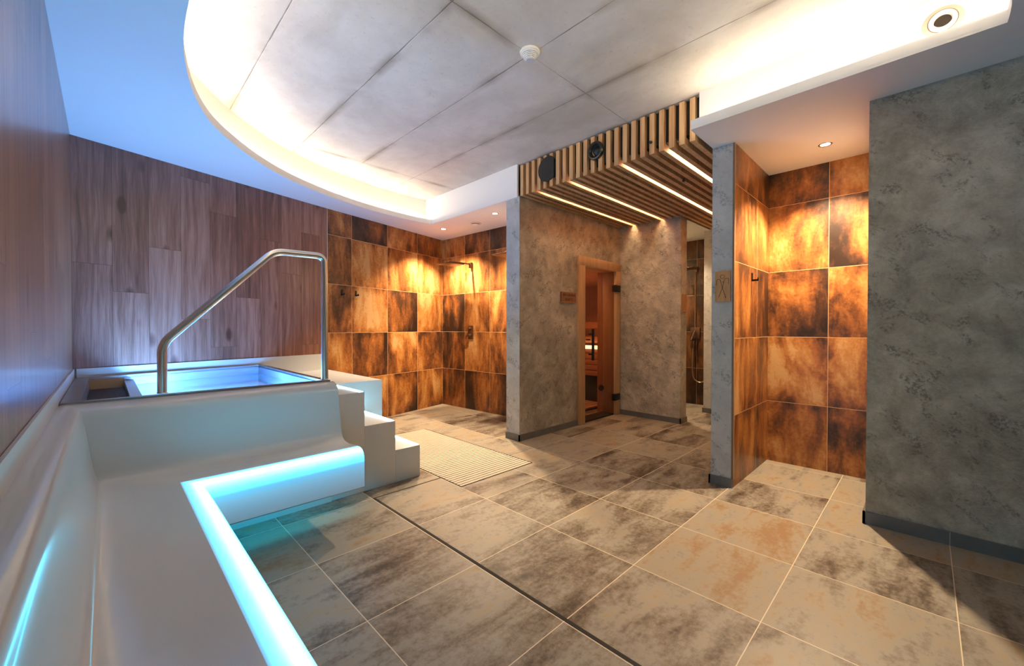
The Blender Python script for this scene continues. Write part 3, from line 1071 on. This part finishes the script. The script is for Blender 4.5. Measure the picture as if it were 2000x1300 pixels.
e = rain_shower(2.66, 'shower with riser pipe and hose in the second shower, seen past the corridor wall', full=False, xw=6.93)
e.name = 'hose_shower'
bm = BM()
tube(bm, [(6.90, 2.675, 2.18), (6.90, 2.675, 1.24)], 0.008, 10)
finish('riser_pipe', bm, plain('copper_pipe', (0.5, 0.28, 0.17), 0.25, 0.9), e, True)
boxobj('valve', (6.90, 2.60, 1.09), (6.9295, 2.75, 1.27), m_bronze, e, 0.004)
bm = BM()
tube(bm, [(6.87, 2.66, 1.23), (6.80, 2.70, 1.06)], [0.011, 0.014], 12)
box(bm, (6.83, 2.66, 0.93), (6.90, 2.72, 1.05), 0.004)
finish('hand_shower', bm, m_bronze, e, True)
bm = BM()
tube(bm, fillet([(6.86, 2.69, 0.95), (6.85, 2.70, 0.60), (6.86, 2.68, 0.42), (6.88, 2.58, 0.36), (6.89, 2.48, 0.44), (6.90, 2.42, 0.9), (6.90, 2.40, 1.1)], 0.14, 6), 0.009, 10)
finish('hose', bm, plain('hose_metal', (0.45, 0.3, 0.2), 0.3, 0.9), e, True)

# ------------------------------------------------------------------ floor drains
gr = empty('floor_grate', (2.4, 3.48, 0), 'beige slatted drain grate set in the floor beside the white steps', 'floor grate')
boxobj('gap_shade_sheet', (1.99, 2.58, 0.0), (2.826, 4.39, 0.002), m_dark, gr)  # dark sheet painting the shade of the drain hollow between the bars
boxobj('edge_bar', (2.812, 2.58, 0.002), (2.824, 4.39, 0.0045), m_dark, gr)
n = 45
for i in range(n):
    y = 2.585 + i * (4.385 - 2.585) / n
    boxobj('bar', (1.994, y, 0.002), (2.81, y + 0.0305, 0.0055), m_grate, gr)
bm = BM()
box(bm, (1.391, -1.85, 0.0), (1.409, 2.871, 0.0015))
box(bm, (1.409, 2.860, 0.0), (1.99, 2.871, 0.0015))
tag(finish('slot_drain', bm, m_dark), 'thin dark slot drain running across the floor tiles to the grate', 'drain')

# ------------------------------------------------------------------ pool surround: steps, deck, upstands
ps = empty('pool_surround', (0.9, 3.6, 0), 'white surround of the plunge pool with three lit steps and a raised end block', 'pool surround')
boxobj('front_panel', (XL + 0.004, 3.052, 0.0), (1.165, 3.075, 0.862), m_corian2, ps)
for x1, z1 in ((1.41, 0.769), (1.67, 0.505), (1.90, 0.264)):
    x0 = {1.41: 1.155, 1.67: 1.41, 1.90: 1.67}[x1]
    st = boxobj('step', (x0, 3.037, 0.0), (x1, 3.706, z1), m_corian2, ps, 0.003)
    bm = BM()
    box(bm, (x1 - 0.018, 3.05, z1 + 0.0005), (x1 - 0.008, 3.70, z1 + 0.004))
    box(bm, (x1 - 0.036, 3.05, z1 + 0.0005), (x1 - 0.026, 3.70, z1 + 0.004))
    finish('light_strip', bm, m_stepled, st)
# deck block runs back to the oblique wall
dn = (PB - PA).normalized()


def wally(x):
    if x <= PB.x:
        return PA.y + (PB.y - PA.y) * (x - PA.x) / (PB.x - PA.x)
    return PB.y + (PC.y - PB.y) * (x - PB.x) / (PC.x - PB.x)


bm = BM()
prism(bm, [(1.16, 3.706), (1.895, 3.706), (1.895, wally(1.895) - 0.003), (1.16, wally(1.16) - 0.003)], 0.0, 0.762)
finish('end_block', bm, m_corian2, ps)
bm = BM()
x0, x1 = XL + 0.02, 1.905
off = 0.018
prism(bm, [(x0, wally(x0) - off), (x1, wally(x1) - off), (x1, wally(x1) - 0.002), (x0 - 0.015, wally(x0) - 0.006)], 0.76, 0.952)
finish('upstand', bm, m_corian2, ps)

# ------------------------------------------------------------------ plunge pool
pl = empty('plunge_pool', (0.5, 3.9, 0.885), 'square stainless steel plunge pool full of blue-lit water', 'pool')
o4 = [(-0.168, 3.032), (1.150, 3.032), (1.150, wally(1.15) - 0.03), (-0.168, wally(-0.168) - 0.03)]
W = 0.042
i4 = [(-0.168 + W + 0.03, 3.032 + W), (1.150 - W, 3.032 + W), (1.150 - W, wally(1.15) - 0.03 - W), (-0.168 + W + 0.03, wally(-0.12) - 0.03 - W)]
bm = BM()
for z0, z1, grow in ((0.868, 0.885, 0.0), (0.862, 0.867, 0.004)):
    lo = [[bm.verts.new((x, y, z)) for x, y in o4] for z in (z0, z1)]
    li = [[bm.verts.new((x, y, z)) for x, y in i4] for z in (z0, z1)]
    for k in range(4):
        j = (k + 1) % 4
        bm.faces.new((lo[0][k], lo[0][j], lo[1][j], lo[1][k]))
        bm.faces.new((li[0][k], li[0][j], li[1][j], li[1][k]))
        bm.faces.new((lo[1][k], lo[1][j], li[1][j], li[1][k]))
        bm.faces.new((lo[0][k], lo[0][j], li[0][j], li[0][k]))
finish('rim', bm, m_rim, pl)
bm = BM()
tp = [bm.verts.new((x, y, 0.870)) for x, y in i4]
bt = [bm.verts.new((x, y, 0.25)) for x, y in i4]
tq = [bm.verts.new((x + (0.5 - x) * -0.01, y + (3.9 - y) * -0.01, 0.870)) for x, y in i4]
bq = [bm.verts.new((x + (0.5 - x) * -0.01, y + (3.9 - y) * -0.01, 0.24)) for x, y in i4]
for k in range(4):
    j = (k + 1) % 4
    bm.faces.new((tp[k], tp[j], bt[j], bt[k]))
    bm.faces.new((tq[k], tq[j], bq[j], bq[k]))
    bm.faces.new((tp[k], tp[j], tq[j], tq[k]))
bm.faces.new(bt)
bm.faces.new(bq)
finish('basin', bm, m_basin, pl)
bm = BM()
prism(bm, [(0.155, i4[0][1] + 0.001), (i4[1][0] - 0.001, i4[1][1] + 0.001), (i4[2][0] - 0.001, i4[2][1] - 0.002), (0.155, wally(0.155) - 0.03 - W - 0.004)], 0.796, 0.800)
finish('water', bm, m_water, pl)
bm = BM()
prism(bm, [(0.10, i4[0][1]), (0.155, i4[0][1]), (0.155, wally(0.155) - 0.03 - W - 0.003), (0.10, wally(0.10) - 0.03 - W - 0.003)], 0.26, 0.842)
finish('overflow_wall', bm, m_basin, pl)
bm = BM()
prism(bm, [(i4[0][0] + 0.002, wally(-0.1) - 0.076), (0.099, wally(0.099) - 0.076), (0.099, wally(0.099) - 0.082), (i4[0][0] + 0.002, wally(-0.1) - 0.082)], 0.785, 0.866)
finish('reflection_panel', bm, m_tan_reflection, pl)  # steel back wall of the overflow, its tan reflection painted on
bm = BM()
n = 44
ya, yb = i4[0][1] + 0.004, wally(-0.1) - 0.084
for i in range(n):
    y = ya + (yb - ya) * i / n
    box(bm, (i4[0][0] + 0.002, y, 0.786), (0.0985, y + 0.017, 0.796))
for i in range(10):
    x = i4[0][0] + 0.004 + i * 0.0205
    box(bm, (x, ya, 0.783), (x + 0.006, yb, 0.7935))
finish('grille', bm, plain('dark_grille', (0.05, 0.035, 0.032), 0.5), pl)
bm = BM()
box(bm, (i4[0][0] + 0.001, i4[0][1] + 0.001, 0.74), (0.099, yb, 0.75))
finish('gutter', bm, m_dark, pl)
for (x, y, dx, dy) in ((0.52, wally(0.52) - 0.085, 0.09, -1.0), (i4[1][0] - 0.006, 4.0, -1.0, 0.0)):
    bm = BM()
    lathe(bm, [(0.0, 0.004), (0.055, 0.004), (0.062, 0.0)], (x, y, 0.62), (dx, dy, 0), 28)
    finish('pool_lamp', bm, m_poollamp, pl)
def point(name, loc, power, col, radius):
    d = bpy.data.lights.new(name, 'POINT')
    d.energy = power
    d.color = col
    d.shadow_soft_size = radius
    o = bpy.data.objects.new(name, d)
    o.location = loc
    COL.objects.link(o)


for x, y, q in ((0.27, 4.10, 0.66), (0.80, 3.95, 0.34)):
    point('pool_light', (x, y, 0.68), POOL_L * q, POOL_C, 0.08)

# ------------------------------------------------------------------ handrail
bm = BM()
tube(bm, fillet([(0.227, 3.088, 0.886), (0.227, 3.088, 1.172), (0.808, 3.088, 1.776), (1.132, 3.088, 1.783), (1.132, 3.088, 0.886)], 0.06, 9), 0.0235, 20)
for x in (0.227, 1.132):
    lathe(bm, [(0.026, 0.0), (0.028, 0.002), (0.026, 0.006), (0.022, 0.007)], (x, 3.088, 0.8855), (0, 0, 1), 24)
tag(finish('handrail', bm, m_steel, None, True), 'bent stainless steel handrail standing on the front rim of the plunge pool', 'handrail')

# ------------------------------------------------------------------ heated bench
be = empty('heated_bench', (0.2, 2.6, 0.24), 'white moulded L-shaped bench with curved backrests and a glowing cyan front edge', 'bench')
prof = [(0.0, 0.865), (0.0, 0.872), (0.03, 0.876), (0.065, 0.872), (0.092, 0.860), (0.110, 0.842), (0.121, 0.820), (0.128, 0.79), (0.136, 0.75), (0.147, 0.69),
        (0.158, 0.63), (0.168, 0.575), (0.177, 0.540), (0.190, 0.512), (0.210, 0.494), (0.24, 0.483), (0.30, 0.479), (0.37, 0.484), (0.432, 0.4885)]
nose = [(0.432, 0.4885), (0.46, 0.4895), (0.485, 0.487), (0.505, 0.479), (0.520, 0.466), (0.530, 0.449), (0.535, 0.43), (0.536, 0.405), (0.536, 0.378)]
tail = [(0.536, 0.378), (0.536, 0.25), (0.530, 0.243), (0.42, 0.243)]


def lmap(s):
    if s <= 0.2:
        return s * 0.74
    if s < 0.43:
        return 0.148 + (s - 0.2) * (0.43 - 0.148) / 0.23
    return s


XB, YB, XE, Y0 = XL + 0.006, 3.051, 1.165, -1.45


def sweep(bm, pr, uvs=False):
    uvl = bm.loops.layers.uv.new('UVMap')
    cols = []
    for i, (s, z) in enumerate(pr):
        sl_ = lmap(s)
        cols.append([bm.verts.new((XB + sl_, Y0, z)), bm.verts.new((XB + sl_, YB - s, z)), bm.verts.new((XE, YB - s, z))])
    n = len(pr)
    for i in range(n - 1):
        for k in range(2):
            f = bm.faces.new((cols[i][k], cols[i + 1][k], cols[i + 1][k + 1], cols[i][k + 1]))
            for lp in f.loops:
                ii = i if lp.vert in cols[i] else i + 1
                lp[uvl].uv = (0.0, ii / (n - 1))
    return cols


bm = BM()
c1 = sweep(bm, prof)
me_edges = c1
uvl = bm.loops.layers.uv.verify()
c2 = []
for i, (s, z) in enumerate(tail):
    sl_ = lmap(s)
    c2.append([bm.verts.new((XB + sl_, Y0, z)), bm.verts.new((XB + sl_, YB - s, z)), bm.verts.new((XE, YB - s, z))])
for a, b in list(zip(c2, c2[1:]))[1:]:
    for k in range(2):
        bm.faces.new((a[k], b[k], b[k + 1], a[k + 1]))
# ends: close with a cap (nose outline included) and a flat underside
for k, xo in ((0, 0), (2, 0)):
    ring = [c[k] for c in c1]
    extra = []
    for (s, z) in nose[1:-1]:
        sl_ = lmap(s)
        extra.append(bm.verts.new((XB + sl_, Y0, z) if k == 0 else (XE, YB - s, z)))
    ring += extra + [c[k] for c in c2]
    ring.append(bm.verts.new((XB, Y0, 0.243) if k == 0 else (XE, YB, 0.243)))
    bm.faces.new(ring)
finish('bench_body', bm, m_corian, be, True, 50)
bm = BM()
sweep(bm, nose)
finish('light_strip', bm, m_nose, be, True, 60)
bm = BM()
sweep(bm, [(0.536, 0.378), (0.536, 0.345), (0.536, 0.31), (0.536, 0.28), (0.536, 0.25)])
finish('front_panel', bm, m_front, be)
bm = BM()
box(bm, (XB + 0.002, Y0 + 0.05, 0.0), (XB + 0.12, 3.0, 0.30))
box(bm, (XB + 0.10, 3.03, 0.0), (1.155, 3.05, 0.25))
finish('plinth', bm, m_corian2, be)
boxobj('upstand', (XL + 0.001, -1.45, 0.86), (XL + 0.010, 4.495, 0.955), m_corian2, be)
